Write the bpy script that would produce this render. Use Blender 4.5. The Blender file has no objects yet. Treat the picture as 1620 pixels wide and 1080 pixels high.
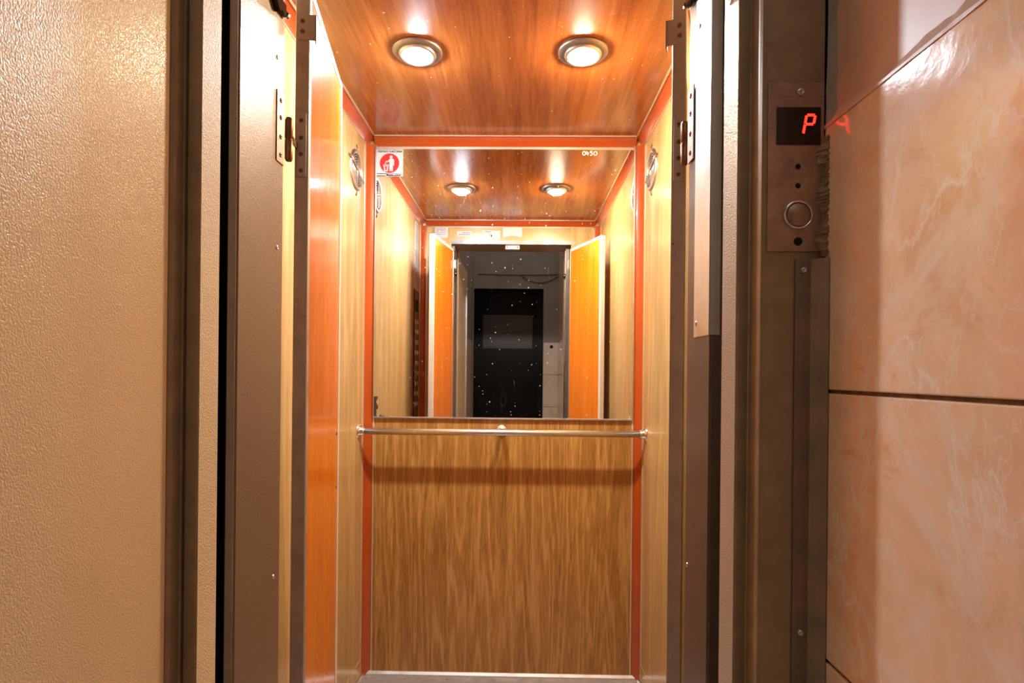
import bpy, bmesh, math, random
from mathutils import Vector, Matrix, Euler
random.seed(7)
S = bpy.context.scene
COL = S.collection
H = 1.243                      # eye height above the cabin floor; heights below are written from the eye
PI = math.pi

# ------------------------------------------------------------------ camera, world, exposure
cam_d = bpy.data.cameras.new('camera')
cam = bpy.data.objects.new('camera', cam_d)
COL.objects.link(cam)
cam_d.sensor_width = 36.0
cam_d.lens = 880.0 / 1620.0 * 36.0
cam_d.shift_y = 49.0 / 1620.0
cam_d.clip_start = 0.01
cam.matrix_world = (Matrix.Translation((0, 0, H)) @ Matrix.Rotation(0.0154, 4, 'Z')
                    @ Matrix.Rotation(PI / 2, 4, 'X') @ Matrix.Rotation(0.0100, 4, 'Z'))
S.camera = cam
w = bpy.data.worlds.new('world')
S.world = w
w.use_nodes = True
w.node_tree.nodes['Background'].inputs[0].default_value = (0.9, 0.85, 0.8, 1)
w.node_tree.nodes['Background'].inputs[1].default_value = 0.90  # even fill added to brighten the landing, not a lamp of the place
S.view_settings.view_transform = 'Standard'
S.view_settings.look = 'None'
S.view_settings.gamma = 1.0
S.view_settings.exposure = 0.33
S.cycles.max_bounces = 10
S.cycles.diffuse_bounces = 6
S.cycles.glossy_bounces = 6
S.cycles.blur_glossy = 0.6
S.cycles.sample_clamp_indirect = 12.0
LAMP_L = (0.84, 0.93, 1.06, 1000.0)
LAMP_R = (1.0, 0.80, 0.55, 1250.0)

# ------------------------------------------------------------------ helpers
class MB:
    def __init__(s):
        s.v = []; s.f = []; s.sm = []
    def add(s, vs, fs, smooth=False):
        b = len(s.v)
        s.v += [Vector(p) for p in vs]
        s.f += [tuple(i + b for i in f) for f in fs]
        s.sm += [smooth] * len(fs)
        return s
    def box(s, x0, x1, y0, y1, z0, z1, bev=0.0):
        if bev <= 0:
            vs = [(x, y, z) for x in (x0, x1) for y in (y0, y1) for z in (z0, z1)]
            return s.add(vs, [(0, 1, 3, 2), (4, 6, 7, 5), (0, 4, 5, 1), (2, 3, 7, 6), (0, 2, 6, 4), (1, 5, 7, 3)])
        bm = bmesh.new()
        bmesh.ops.create_cube(bm, size=1)
        for v in bm.verts:
            v.co = Vector(((x0 + x1) / 2 + v.co.x * (x1 - x0), (y0 + y1) / 2 + v.co.y * (y1 - y0), (z0 + z1) / 2 + v.co.z * (z1 - z0)))
        bmesh.ops.bevel(bm, geom=bm.edges[:], offset=bev, segments=2, affect='EDGES', profile=.5)
        return s.bm(bm)
    def bm(s, bm, smooth=False, M=None):
        bm.verts.index_update()
        vs = [(M @ v.co if M else v.co.copy()) for v in bm.verts]
        fs = [tuple(v.index for v in f.verts) for f in bm.faces]
        bm.free()
        return s.add(vs, fs, smooth)
    def prism(s, poly, a, b, axis='Z', smooth=False):
        """closed 2-D polygon swept along an axis; poly is (x,y) for Z, (y,z) for X, (x,z) for Y"""
        def P(p, t):
            return {'Z': (p[0], p[1], t), 'X': (t, p[0], p[1]), 'Y': (p[0], t, p[1])}[axis]
        n = len(poly)
        vs = [P(p, a) for p in poly] + [P(p, b) for p in poly]
        fs = [(i, (i + 1) % n, n + (i + 1) % n, n + i) for i in range(n)]
        fs += [tuple(range(n - 1, -1, -1)), tuple(range(n, 2 * n))]
        return s.add(vs, fs, smooth)
    def lathe(s, prof, c=(0, 0, 0), axis=(0, 0, 1), n=32, smooth=True):
        """profile of (radius, height) turned about an axis through c"""
        q = Vector((0, 0, 1)).rotation_difference(Vector(axis))
        c = Vector(c); vs = []; fs = []; rows = []
        for r, h in prof:
            if r < 1e-6:
                rows.append([len(vs)]); vs.append(c + q @ Vector((0, 0, h)))
            else:
                rows.append(list(range(len(vs), len(vs) + n)))
                for k in range(n):
                    a = 2 * PI * k / n
                    vs.append(c + q @ Vector((r * math.cos(a), r * math.sin(a), h)))
        for A, B in zip(rows, rows[1:]):
            for k in range(n):
                k2 = (k + 1) % n
                a = [A[k % len(A)], A[k2 % len(A)], B[k2 % len(B)], B[k % len(B)]]
                a = list(dict.fromkeys(a))
                if len(a) > 2: fs.append(tuple(a))
        return s.add(vs, fs, smooth)
    def tube(s, pts, r, n=12, smooth=True, caps=True):
        pts = [Vector(p) for p in pts]; vs = []; fs = []
        for i, p in enumerate(pts):
            t = (pts[min(i + 1, len(pts) - 1)] - pts[max(i - 1, 0)]).normalized()
            u = t.orthogonal().normalized() if i == 0 else (u - t * u.dot(t)).normalized()
            v = t.cross(u); rr = r[i] if isinstance(r, (list, tuple)) else r
            for k in range(n):
                a = 2 * PI * k / n
                vs.append(p + (u * math.cos(a) + v * math.sin(a)) * rr)
        for i in range(len(pts) - 1):
            for k in range(n):
                k2 = (k + 1) % n
                fs.append((i * n + k, i * n + k2, (i + 1) * n + k2, (i + 1) * n + k))
        s.add(vs, fs, smooth)
        if caps:
            b = len(s.v) - len(vs)
            s.f += [tuple(b + k for k in range(n - 1, -1, -1)), tuple(b + len(vs) - n + k for k in range(n))]
            s.sm += [False, False]
        return s
    def xf(s, M):
        s.v = [M @ v for v in s.v]
        return s

def base_matrix(p):
    return Matrix.LocRotScale(p.location, p.rotation_euler, None)

def world_matrix(p):
    m = base_matrix(p)
    return world_matrix(p.parent) @ m if p.parent else m

def obj(name, mb, mat, parent=None, local=False):
    me = bpy.data.meshes.new(name)
    vs = mb.v
    if parent is not None and not local:
        inv = world_matrix(parent).inverted()
        vs = [inv @ v for v in vs]
    me.from_pydata([tuple(v) for v in vs], [], mb.f)
    me.polygons.foreach_set('use_smooth', mb.sm)
    bm = bmesh.new(); bm.from_mesh(me)
    bmesh.ops.recalc_face_normals(bm, faces=bm.faces[:])
    bm.to_mesh(me); bm.free()
    me.update()
    me.materials.append(mat)
    o = bpy.data.objects.new(name, me)
    COL.objects.link(o)
    if parent is not None: o.parent = parent
    return o

def tag(o, label=None, cat=None, group=None, kind=None):
    if label: o['label'] = label
    if cat: o['category'] = cat
    if group: o['group'] = group
    if kind: o['kind'] = kind
    return o

def thing(name, label, cat, loc, rz=0.0, group=None):
    o = bpy.data.objects.new(name, None)
    COL.objects.link(o)
    o.empty_display_size = 0.05
    o.location = loc; o.rotation_euler = (0, 0, rz)
    return tag(o, label, cat, group)

def struct(name, mb, mat, parent=None):
    o = obj(name, mb, mat, parent)
    if parent is None: o['kind'] = 'structure'
    return o

def copy_tree(o, parent=None):
    c = o.copy(); COL.objects.link(c)
    if parent is not None: c.parent = parent
    for ch in [k for k in bpy.data.objects if k.parent == o]:
        copy_tree(ch, c)
    return c

def screw(mb, c, axis, r=0.004, h=0.0018):
    ax = Vector(axis).normalized()
    mb.lathe([(0, h * .25), (r * .33, h * .25), (r * .40, h), (r * .75, h), (r, h * .35), (r, 0)], c, ax, 16)

# ------------------------------------------------------------------ materials
def new_mat(name):
    m = bpy.data.materials.new(name); m.use_nodes = True
    nt = m.node_tree; b = nt.nodes['Principled BSDF']
    return m, nt, b

def N(nt, kind, **kw):
    n = nt.nodes.new(kind)
    for k, v in kw.items():
        if k in n.inputs.keys(): n.inputs[k].default_value = v
        else: setattr(n, k, v)
    return n

def L(nt, a, b): nt.links.new(a, b)

def ramp(nt, fac, stops, interp='LINEAR'):
    r = nt.nodes.new('ShaderNodeValToRGB'); r.color_ramp.interpolation = interp
    e = r.color_ramp.elements
    while len(e) > 1: e.remove(e[-1])
    e[0].position = stops[0][0]; e[0].color = (*stops[0][1], 1)
    for p, c in stops[1:]:
        x = e.new(p); x.color = (*c, 1)
    if fac is not None: L(nt, fac, r.inputs[0])
    return r

def g(v): return (v, v, v)

def mathn(nt, op, a, b=None, clamp=False):
    n = nt.nodes.new('ShaderNodeMath'); n.operation = op; n.use_clamp = clamp
    for i, x in enumerate((a, b)):
        if x is None: continue
        if isinstance(x, (int, float)): n.inputs[i].default_value = x
        else: L(nt, x, n.inputs[i])
    return n.outputs[0]

def mix(nt, fac, a, b, mode='MIX'):
    n = nt.nodes.new('ShaderNodeMix'); n.data_type = 'RGBA'; n.blend_type = mode
    for i, x in ((0, fac), (6, a), (7, b)):
        if isinstance(x, (int, float)): n.inputs[i].default_value = x
        elif isinstance(x, tuple): n.inputs[i].default_value = (*x, 1)
        else: L(nt, x, n.inputs[i])
    return n.outputs[2]

def coords(nt, scale=(1, 1, 1), loc=(0, 0, 0), rot=(0, 0, 0)):
    t = nt.nodes.new('ShaderNodeTexCoord'); m = nt.nodes.new('ShaderNodeMapping')
    m.inputs['Scale'].default_value = scale; m.inputs['Location'].default_value = loc; m.inputs['Rotation'].default_value = rot
    L(nt, t.outputs['Object'], m.inputs[0])
    return m.outputs[0]

def noise(nt, vec, scale, detail=4.0, rough=0.55, dist=0.0):
    n = N(nt, 'ShaderNodeTexNoise', Scale=scale, Detail=detail, Roughness=rough, Distortion=dist)
    L(nt, vec, n.inputs['Vector'])
    return n.outputs[0]

def bump(nt, b, height, strength, dist=0.001, prev=None):
    n = N(nt, 'ShaderNodeBump', Strength=strength, Distance=dist)
    L(nt, height, n.inputs['Height'])
    if prev is not None: L(nt, prev, n.inputs['Normal'])
    L(nt, n.outputs[0], b.inputs['Normal'])
    return n.outputs[0]

def speck_mask(nt, scale, thresh, size, flat=(1, 1, 1)):
    """sparse small flecks: cells of a voronoi picked at random, drawn as irregular dots"""
    c = coords(nt)
    if flat != (1, 1, 1):
        sp = nt.nodes.new('ShaderNodeSeparateXYZ'); cb = nt.nodes.new('ShaderNodeCombineXYZ'); L(nt, c, sp.inputs[0])
        for i, k in enumerate([i for i in range(3) if flat[i]]): L(nt, sp.outputs[k], cb.inputs[i])
        c = cb.outputs[0]
    wob = N(nt, 'ShaderNodeTexNoise', Scale=260.0, Detail=2.0); L(nt, c, wob.inputs['Vector'])
    ad = nt.nodes.new('ShaderNodeVectorMath'); ad.operation = 'SCALE'; L(nt, wob.outputs['Color'], ad.inputs[0]); ad.inputs['Scale'].default_value = 0.006
    a2 = nt.nodes.new('ShaderNodeVectorMath'); a2.operation = 'ADD'; L(nt, c, a2.inputs[0]); L(nt, ad.outputs[0], a2.inputs[1])
    v = N(nt, 'ShaderNodeTexVoronoi', Scale=scale, Randomness=1.0)
    if flat != (1, 1, 1): v.voronoi_dimensions = '2D'
    L(nt, a2.outputs[0], v.inputs['Vector'])
    sep = nt.nodes.new('ShaderNodeSeparateColor'); L(nt, v.outputs['Color'], sep.inputs[0])
    pick = mathn(nt, 'GREATER_THAN', sep.outputs[0], thresh)
    sz = mathn(nt, 'MULTIPLY', sep.outputs[1], size)
    dot = mathn(nt, 'LESS_THAN', v.outputs['Distance'], sz)
    return mathn(nt, 'MULTIPLY', pick, dot)

def wood(name, dark, mid, light, rough=0.3, grain='Z', fine=1.0, cath=1.0, low=2.2, coat=0.0, scratches=0.0, figure=0.16):
    m, nt, b = new_mat(name)
    k = {'Z': (1, 1, 0.055), 'X': (0.055, 1, 1), 'Y': (1, 0.055, 1)}[grain]
    c = coords(nt, k)
    # cathedral figure: contour lines of a slow stretched field
    f1 = noise(nt, c, low * 3.2, 2.5, 0.45, 0.2)
    ph = mathn(nt, 'MULTIPLY', f1, 95.0 * cath)
    sn = mathn(nt, 'SINE', ph)
    sn = mathn(nt, 'MULTIPLY_ADD', sn, 0.5); nt.nodes[-1].inputs[2].default_value = 0.5
    sn = mathn(nt, 'POWER', sn, 3.0)
    f2 = noise(nt, c, 170.0 * fine, 5.0, 0.6, 0.1)
    f3 = noise(nt, c, 12.0, 3.0, 0.5, 0.0)
    mixv = mathn(nt, 'ADD', mathn(nt, 'MULTIPLY', sn, figure), mathn(nt, 'MULTIPLY', f2, 0.74))
    mixv = mathn(nt, 'ADD', mixv, mathn(nt, 'MULTIPLY', f3, 0.22))
    r = ramp(nt, mixv, [(0.30, dark), (0.52, mid), (0.78, light)])
    col = r.outputs[0]
    if scratches:
        sm = speck_mask(nt, 27.0, 1 - scratches, 0.075, (1, 1, 0))
        sc = noise(nt, coords(nt, (1, 4, 1), rot=(0, 0, .6)), 22.0, 2.0, 0.5, 2.0)
        line = ramp(nt, sc, [(0.496, g(0)), (0.5, g(1)), (0.504, g(0))]).outputs[0]
        patch = ramp(nt, noise(nt, coords(nt), 5.0, 2.0), [(0.52, g(0)), (0.60, g(0.55))]).outputs[0]
        mk = mathn(nt, 'ADD', sm, mathn(nt, 'MULTIPLY', line, patch), True)
        col = mix(nt, mk, col, (0.75, 0.5, 0.3))
    L(nt, col, b.inputs['Base Color'])
    b.inputs['Roughness'].default_value = rough
    b.inputs['Coat Weight'].default_value = coat
    b.inputs['Coat Roughness'].default_value = 0.12
    bump(nt, b, f2, 0.12, 0.0006)
    return m

def plain(name, col, rough=0.5, metal=0.0, emit=None, var=0.0, vscale=8.0, coat=0.0, bmp=0.0, bscale=60.0):
    m, nt, b = new_mat(name)
    b.inputs['Base Color'].default_value = (*col, 1)
    b.inputs['Roughness'].default_value = rough
    b.inputs['Metallic'].default_value = metal
    b.inputs['Coat Weight'].default_value = coat
    if emit:
        b.inputs['Emission Color'].default_value = (*emit[:3], 1); b.inputs['Emission Strength'].default_value = emit[3]
    if var:
        n = noise(nt, coords(nt), vscale, 6.0, 0.6, 0.3)
        r = ramp(nt, n, [(0.3, tuple(x * (1 - var) for x in col)), (0.7, tuple(min(1, x * (1 + var)) for x in col))])
        L(nt, r.outputs[0], b.inputs['Base Color'])
    if bmp:
        bump(nt, b, noise(nt, coords(nt), bscale, 4.0), bmp, 0.002)
    return m

def metal(name, col, rough=0.35, brushed='Z', stain=0.25, metallic=1.0, spots=0.0):
    m, nt, b = new_mat(name)
    k = {'Z': (1, 1, 0.03), 'X': (0.03, 1, 1), 'Y': (1, 0.03, 1), None: (1, 1, 1)}[brushed]
    n1 = noise(nt, coords(nt, k), 300.0, 3.0)
    n2 = noise(nt, coords(nt), 14.0, 6.0, 0.65, 0.4)
    r = ramp(nt, n2, [(0.32, tuple(x * (1 - stain) for x in col)), (0.62, col)])
    c = mix(nt, 0.25, r.outputs[0], ramp(nt, n1, [(0.3, tuple(x * .7 for x in col)), (0.7, tuple(min(1, x * 1.2) for x in col))]).outputs[0])
    if spots:
        c = mix(nt, speck_mask(nt, 40.0, 1 - spots, 0.16), c, (0.02, 0.012, 0.008))
    L(nt, c, b.inputs['Base Color'])
    b.inputs['Metallic'].default_value = metallic
    rr = ramp(nt, n2, [(0.3, g(min(1, rough * 1.5))), (0.7, g(rough * 0.8))])
    L(nt, rr.outputs[0], b.inputs['Roughness'])
    bump(nt, b, n1, 0.05, 0.0004)
    return m

def leatherette(name, col, rough=0.38, strength=0.55, metallic=0.0):
    m, nt, b = new_mat(name)
    b.inputs['Metallic'].default_value = metallic
    c = coords(nt, (1, 1, 0.8))
    v = noise(nt, c, 520.0, 2.5, 0.5, 0.5)
    r = ramp(nt, v, [(0.36, g(0)), (0.60, g(1))])
    sh = noise(nt, coords(nt), 3.0, 3.0)
    L(nt, ramp(nt, sh, [(0.3, tuple(x * .93 for x in col)), (0.7, tuple(min(1, x * 1.04) for x in col))]).outputs[0], b.inputs['Base Color'])
    b.inputs['Roughness'].default_value = rough
    bump(nt, b, r.outputs[0], strength, 0.0006)
    return m

def tile_mat(name, base, deep, vein, rough=0.12, wave=0.25):
    m, nt, b = new_mat(name)
    c = coords(nt)
    n1 = noise(nt, c, 7.5, 9.0, 0.68, 0.9)
    r = ramp(nt, n1, [(0.30, deep), (0.46, base), (0.60, tuple(min(1, x * 1.10) for x in base)), (0.75, deep)])
    # veins
    mp = coords(nt, (1, 1.0, 0.55), rot=(0.5, 0, 0))
    v1 = noise(nt, mp, 6.0, 7.0, 0.62, 0.45)
    l1 = ramp(nt, v1, [(0.462, g(0)), (0.488, g(.35)), (0.497, g(1)), (0.506, g(.35)), (0.530, g(0))]).outputs[0]
    mp2 = coords(nt, (1, 1.4, 0.7), loc=(3, 1, 2), rot=(-0.4, 0, 0))
    v2 = noise(nt, mp2, 9.0, 6.0, 0.65, 0.5)
    l2 = ramp(nt, v2, [(0.484, g(0)), (0.5, g(0.55)), (0.516, g(0))]).outputs[0]
    pat = ramp(nt, noise(nt, c, 3.2, 3.0), [(0.38, g(0.15)), (0.56, g(1))]).outputs[0]
    lv = mathn(nt, 'MULTIPLY', mathn(nt, 'MAXIMUM', l1, l2), pat, True)
    cl = ramp(nt, noise(nt, coords(nt, loc=(7, 2, 4)), 9.0, 6.0, 0.7, 0.6), [(0.48, g(0)), (0.68, g(0.7))]).outputs[0]
    lv = mathn(nt, 'MAXIMUM', lv, cl)
    col = mix(nt, mathn(nt, 'MULTIPLY', lv, 0.9), r.outputs[0], vein)
    dots = speck_mask(nt, 30.0, 0.94, 0.05)
    col = mix(nt, dots, col, (0.12, 0.06, 0.03))
    L(nt, col, b.inputs['Base Color'])
    b.inputs['Roughness'].default_value = rough
    b.inputs['IOR'].default_value = 1.55
    h1 = noise(nt, c, 26.0, 3.0, 0.5, 0.2)
    h2 = noise(nt, c, 120.0, 3.0, 0.6, 0.5)
    p = bump(nt, b, h1, wave, 0.004)
    bump(nt, b, h2, wave * 0.7, 0.0010, p)
    return m

M = {}
M['oak'] = wood('oak_laminate', (0.20, 0.086, 0.016), (0.37, 0.178, 0.040), (0.56, 0.31, 0.095), 0.32, 'Z', 1.5, 0.9, 2.6, 0.2, figure=.17)
M['oak_side'] = wood('oak_side_laminate', (0.33, 0.195, 0.062), (0.47, 0.305, 0.118), (0.56, 0.39, 0.175), 0.28, 'Z', 1.2, 0.5, 2.2, 0.25, figure=.22)
M['oak_header'] = wood('oak_header_laminate', (0.33, 0.195, 0.062), (0.47, 0.305, 0.118), (0.56, 0.39, 0.175), 0.30, 'X', 1.2, 0.45, 1.6, 0.2)
M['orange'] = wood('orange_door_laminate', (0.56, 0.135, 0.005), (0.66, 0.175, 0.007), (0.74, 0.23, 0.014), 0.24, 'Z', 0.9, 0.35, 1.8, 0.5)
M['cherry'] = wood('cherry_ceiling_laminate', (0.215, 0.056, 0.010), (0.295, 0.088, 0.015), (0.38, 0.135, 0.030), 0.24, 'Y', 0.7, 0.7, 1.6, 0.3, scratches=0.09)
M['red'] = plain('red_cove_plastic', (0.37, 0.058, 0.006), 0.28, var=0.10, vscale=5, coat=0.3)
M['bead'] = plain('cream_bead', (0.72, 0.62, 0.50), 0.25, 0.6)
M['alu'] = metal('brushed_aluminium', (0.70, 0.68, 0.66), 0.34, 'Z', 0.12)
M['alu_white'] = plain('pale_lit_alu', (0.80, 0.78, 0.74), 0.30, 0.25)  # leaf edging is aluminium; strong light on it is put into the pale colour
M['strip'] = metal('dull_aluminium_strip', (0.27, 0.245, 0.225), 0.42, 'Z', 0.15, 0.9)
M['chrome'] = metal('chrome', (0.82, 0.80, 0.78), 0.14, None, 0.05)
M['steel_dirty'] = metal('dull_steel', (0.56, 0.47, 0.41), 0.45, 'Z', 0.3, 0.35, spots=0.08)
M['plate'] = metal('old_steel_plate', (0.46, 0.35, 0.28), 0.36, 'X', 0.45, 0.9, spots=0.06)
M['rust'] = metal('bronzed_hinge', (0.26, 0.15, 0.09), 0.35, 'Z', 0.5, 0.9)
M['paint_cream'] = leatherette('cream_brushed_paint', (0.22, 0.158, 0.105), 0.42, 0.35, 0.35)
M['door_cream'] = leatherette('cream_pebbled_paint', (0.74, 0.57, 0.36), 0.30, 0.55)
M['frame_reveal'] = leatherette('grey_beige_pebbled_paint', (0.48, 0.38, 0.28), 0.28, 0.9, 0.1)
M['frame_reveal_l'] = leatherette('cream_pebbled_reveal_paint', (0.70, 0.54, 0.34), 0.55, 0.8)
M['frame_reveal_l'].node_tree.nodes['Principled BSDF'].inputs['Specular IOR Level'].default_value = 0.25
M['frame_brown'] = plain('brown_grey_frame_paint', (0.30, 0.23, 0.142), 0.34, 0.15, var=0.18, vscale=22, bmp=0.05)
M['grey_paint'] = plain('grey_jamb_paint', (0.14, 0.11, 0.09), 0.34, 0.5, var=0.12, vscale=20)
M['dark'] = plain('dark_shaft', (0.012, 0.011, 0.010), 0.8)
M['black'] = plain('black_plastic', (0.006, 0.005, 0.005), 0.12)
M['hole'] = plain('black_hole', (0.003, 0.003, 0.003), 0.9)
M['floor_metal'] = metal('worn_floor_plate', (0.50, 0.46, 0.43), 0.42, 'X', 0.35, 0.6, spots=0.25)
M['tile'] = tile_mat('peach_marble_tile', (0.88, 0.63, 0.43), (0.78, 0.44, 0.22), (0.96, 0.90, 0.86), 0.10, 0.12)
M['tile_grey'] = tile_mat('beige_wall_tile', (0.66, 0.56, 0.45), (0.56, 0.46, 0.36), (0.74, 0.66, 0.56), 0.3, 0.1)
M['grout'] = plain('brown_grout', (0.17, 0.09, 0.045), 0.9, var=0.4, vscale=60, bmp=0.4, bscale=300)
M['plaster'] = plain('pinkish_plaster', (0.66, 0.44, 0.32), 0.42, var=0.08, vscale=9, bmp=0.15, bscale=40)
M['plaster_grey'] = plain('grey_plaster', (0.30, 0.27, 0.24), 0.8, var=0.15, vscale=4)
M['mortar'] = plain('crumbly_mortar', (0.27, 0.20, 0.14), 0.9, var=0.45, vscale=90, bmp=0.8, bscale=400)
M['paper'] = plain('white_paper', (0.52, 0.50, 0.48), 0.6)
M['ink'] = plain('dark_ink', (0.006, 0.006, 0.007), 0.6)
M['greyink'] = plain('grey_print', (0.16, 0.155, 0.165), 0.6)
M['signred'] = plain('sign_red', (0.50, 0.008, 0.005), 0.6)
M['signwhite'] = plain('sign_white', (0.50, 0.50, 0.49), 0.6)
M['led'] = plain('red_led', (0.5, 0.0, 0.0), 0.5, emit=(1.0, 0.012, 0.006, 6.0))
M['lens_l'] = plain('cool_lamp_glass', (0.8, 0.8, 0.8), 0.3, emit=LAMP_L)
M['lens_r'] = plain('warm_lamp_glass', (0.8, 0.8, 0.8), 0.3, emit=LAMP_R)
M['dark_door'] = plain('black_door_gloss', (0.004, 0.0045, 0.005), 0.30, var=0.2)
M['dark_door'].node_tree.nodes['Principled BSDF'].inputs['Specular IOR Level'].default_value = 0.15
M['cable'] = plain('black_cable', (0.01, 0.01, 0.01), 0.5)

# mirror with white flecks, light haze and a lost-silver corner
def mirror_mat():
    m, nt, b = new_mat('old_mirror')
    b.inputs['Metallic'].default_value = 1.0
    sm = mathn(nt, 'MAXIMUM', speck_mask(nt, 60.0, 0.88, 0.11, (1, 0, 1)), speck_mask(nt, 18.0, 0.80, 0.055, (1, 0, 1)))
    sc = noise(nt, coords(nt, (2.2, 1, 0.9), rot=(0, 0.7, 0)), 7.0, 2.0, 0.5, 1.8)
    line = ramp(nt, sc, [(0.4975, g(0)), (0.5, g(1)), (0.5025, g(0))]).outputs[0]
    pt = ramp(nt, noise(nt, coords(nt), 6.0, 2.0), [(0.62, g(0)), (0.72, g(0.2))]).outputs[0]
    sm = mathn(nt, 'MAXIMUM', sm, mathn(nt, 'MULTIPLY', line, pt))
    # the spot: near the lower left corner (object space, metres)
    tc = nt.nodes.new('ShaderNodeTexCoord'); sx = nt.nodes.new('ShaderNodeSeparateXYZ'); L(nt, tc.outputs['Object'], sx.inputs[0])
    wob = noise(nt, coords(nt), 45.0, 4.0, 0.6)
    dx = mathn(nt, 'SUBTRACT', sx.outputs[0], -0.598)
    dz = mathn(nt, 'SUBTRACT', sx.outputs[2], -0.1885)
    wz = mathn(nt, 'MULTIPLY', mathn(nt, 'SUBTRACT', wob, 0.28), 0.05)
    a = mathn(nt, 'MULTIPLY', mathn(nt, 'LESS_THAN', dx, wz), mathn(nt, 'LESS_THAN', dz, 0.085))
    wz2 = mathn(nt, 'MULTIPLY', mathn(nt, 'SUBTRACT', wob, 0.40), 0.05)
    c2 = mathn(nt, 'MULTIPLY', mathn(nt, 'LESS_THAN', dz, wz2), mathn(nt, 'LESS_THAN', dx, 0.06))
    spot = mathn(nt, 'MAXIMUM', a, c2)
    col = mix(nt, sm, (0.86, 0.86, 0.85), (0.42, 0.41, 0.40))
    col = mix(nt, spot, col, (0.05, 0.022, 0.01))
    L(nt, col, b.inputs['Base Color'])
    both = mathn(nt, 'MAXIMUM', sm, spot)
    L(nt, mathn(nt, 'SUBTRACT', 1.0, both), b.inputs['Metallic'])
    L(nt, mathn(nt, 'MULTIPLY_ADD', both, 0.7), b.inputs['Roughness'])
    for n in nt.nodes:
        if n.type == 'MATH' and n.operation == 'MULTIPLY_ADD': n.inputs[2].default_value = 0.004
    return m
M['mirror'] = mirror_mat()
M['ring'] = metal('dull_nickel_ring', (0.40, 0.36, 0.34), 0.4, None, 0.15)
M['satin'] = metal('satin_nickel', (0.66, 0.63, 0.60), 0.30, None, 0.08)

# ------------------------------------------------------------------ measures (x, y in metres, heights from the eye)
XL, XR, YB, YF, ZC, ZF = -0.638, 0.494, 2.280, 1.020, 0.955, -1.243
T = 0.0324
ZT, ZL = ZC + H, ZF + H        # absolute ceiling and floor heights
def z(v): return v + H
OPL, OPR, OPT = -0.430, 0.285, 0.812    # cabin doorway

# ------------------------------------------------------------------ cabin shell
struct('wall_left', MB().box(XL - .02, XL, YF - .03, YB + .02, ZL - .02, ZT + .02), M['oak_side'])
struct('wall_right', MB().box(XR, XR + .02, YF - .03, YB + .02, ZL - .02, ZT + .02), M['oak_side'])
struct('wall_back', MB().box(XL, XR, YB, YB + .02, ZL - .02, ZT + .02), M['oak'])
struct('wall_front', MB().box(-0.447, 0.312, YF - .03, YF, z(OPT), ZT), M['oak_header'])
struct('wall_front.001', MB().box(XL, -0.447, YF - .03, YF, ZL, ZT), M['oak_side'])
struct('wall_front.002', MB().box(0.312, XR, YF - .03, YF, ZL, ZT), M['oak_side'])
struct('ceiling', MB().box(XL, XR, YF, YB, ZT, ZT + .02), M['cherry'])
struct('floor', MB().box(XL, XR, 0.84, YB, ZL - .02, ZL), M['floor_metal'])

def bow(p, q, corner, k=0.14):
    mx, my = (p[0] + q[0]) / 2, (p[1] + q[1]) / 2
    out = [p]
    for t in (.2, .4, .6, .8):
        x = p[0] + (q[0] - p[0]) * t; y = p[1] + (q[1] - p[1]) * t
        s = 4 * t * (1 - t) * k
        out.append((x + (corner[0] - mx) * s, y + (corner[1] - my) * s))
    return out + [q, corner]
nt_ = 0
def cove(axis, a, b, P, Q, C, b1, b2):
    """a red cove moulding with a thin pale bead along each edge"""
    global nt_
    nt_ += 1
    o = struct('trim_%d' % nt_, MB().prism(bow(P, Q, C), a, b, axis), M['red'])
    for bb in (b1, b2):
        x0, x1, y0, y1 = bb
        obj('edge_bead', MB().prism([(x0, y0), (x1, y0), (x1, y1), (x0, y1)], a, b, axis), M['bead'], o)
    return o
bw, bh = 0.0055, 0.003
cove('X', XL + T, XR - T, (YB, ZT - T), (YB - T, ZT), (YB, ZT), (YB - bh, YB, ZT - T - bw, ZT - T), (YB - T - bw, YB - T, ZT - bh, ZT))
cove('X', XL + T, XR - T, (YF, ZT - T), (YF + T, ZT), (YF, ZT), (YF, YF + bh, ZT - T - bw, ZT - T), (YF + T, YF + T + bw, ZT - bh, ZT))
cove('Y', YF, YB, (XL, ZT - T), (XL + T, ZT), (XL, ZT), (XL, XL + bh, ZT - T - bw, ZT - T), (XL + T, XL + T + bw, ZT - bh, ZT))
cove('Y', YF, YB, (XR, ZT - T), (XR - T, ZT), (XR, ZT), (XR - bh, XR, ZT - T - bw, ZT - T), (XR - T - bw, XR - T, ZT - bh, ZT))
for (cx, cy, sx, sy) in ((XL, YB, 1, -1), (XR, YB, -1, -1), (XL, YF, 1, 1), (XR, YF, -1, 1)):
    x1, y1 = cx + sx * T, cy + sy * T
    cove('Z', ZL, ZT - T * .8, (cx, y1), (x1, cy), (cx, cy),
         (min(cx, cx + sx * bh), max(cx, cx + sx * bh), min(y1, y1 + sy * bw), max(y1, y1 + sy * bw)),
         (min(x1, x1 + sx * bw), max(x1, x1 + sx * bw), min(cy, cy + sy * bh), max(cy, cy + sy * bh)))
# small metal edging round the floor
struct('baseboard_back', MB().prism([(YB, ZL), (YB - .012, ZL), (YB - .012, ZL + .004), (YB - .004, ZL + .013), (YB, ZL + .013)], XL, XR, 'X'), M['alu'])
struct('baseboard_left', MB().prism([(XL, ZL), (XL + .012, ZL), (XL + .012, ZL + .004), (XL + .004, ZL + .013), (XL, ZL + .013)], YF, YB - .012, 'Y'), M['alu'])
struct('baseboard_right', MB().prism([(XR, ZL), (XR - .012, ZL), (XR - .012, ZL + .004), (XR - .004, ZL + .013), (XR, ZL + .013)], YF, YB - .012, 'Y'), M['alu'])
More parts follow.
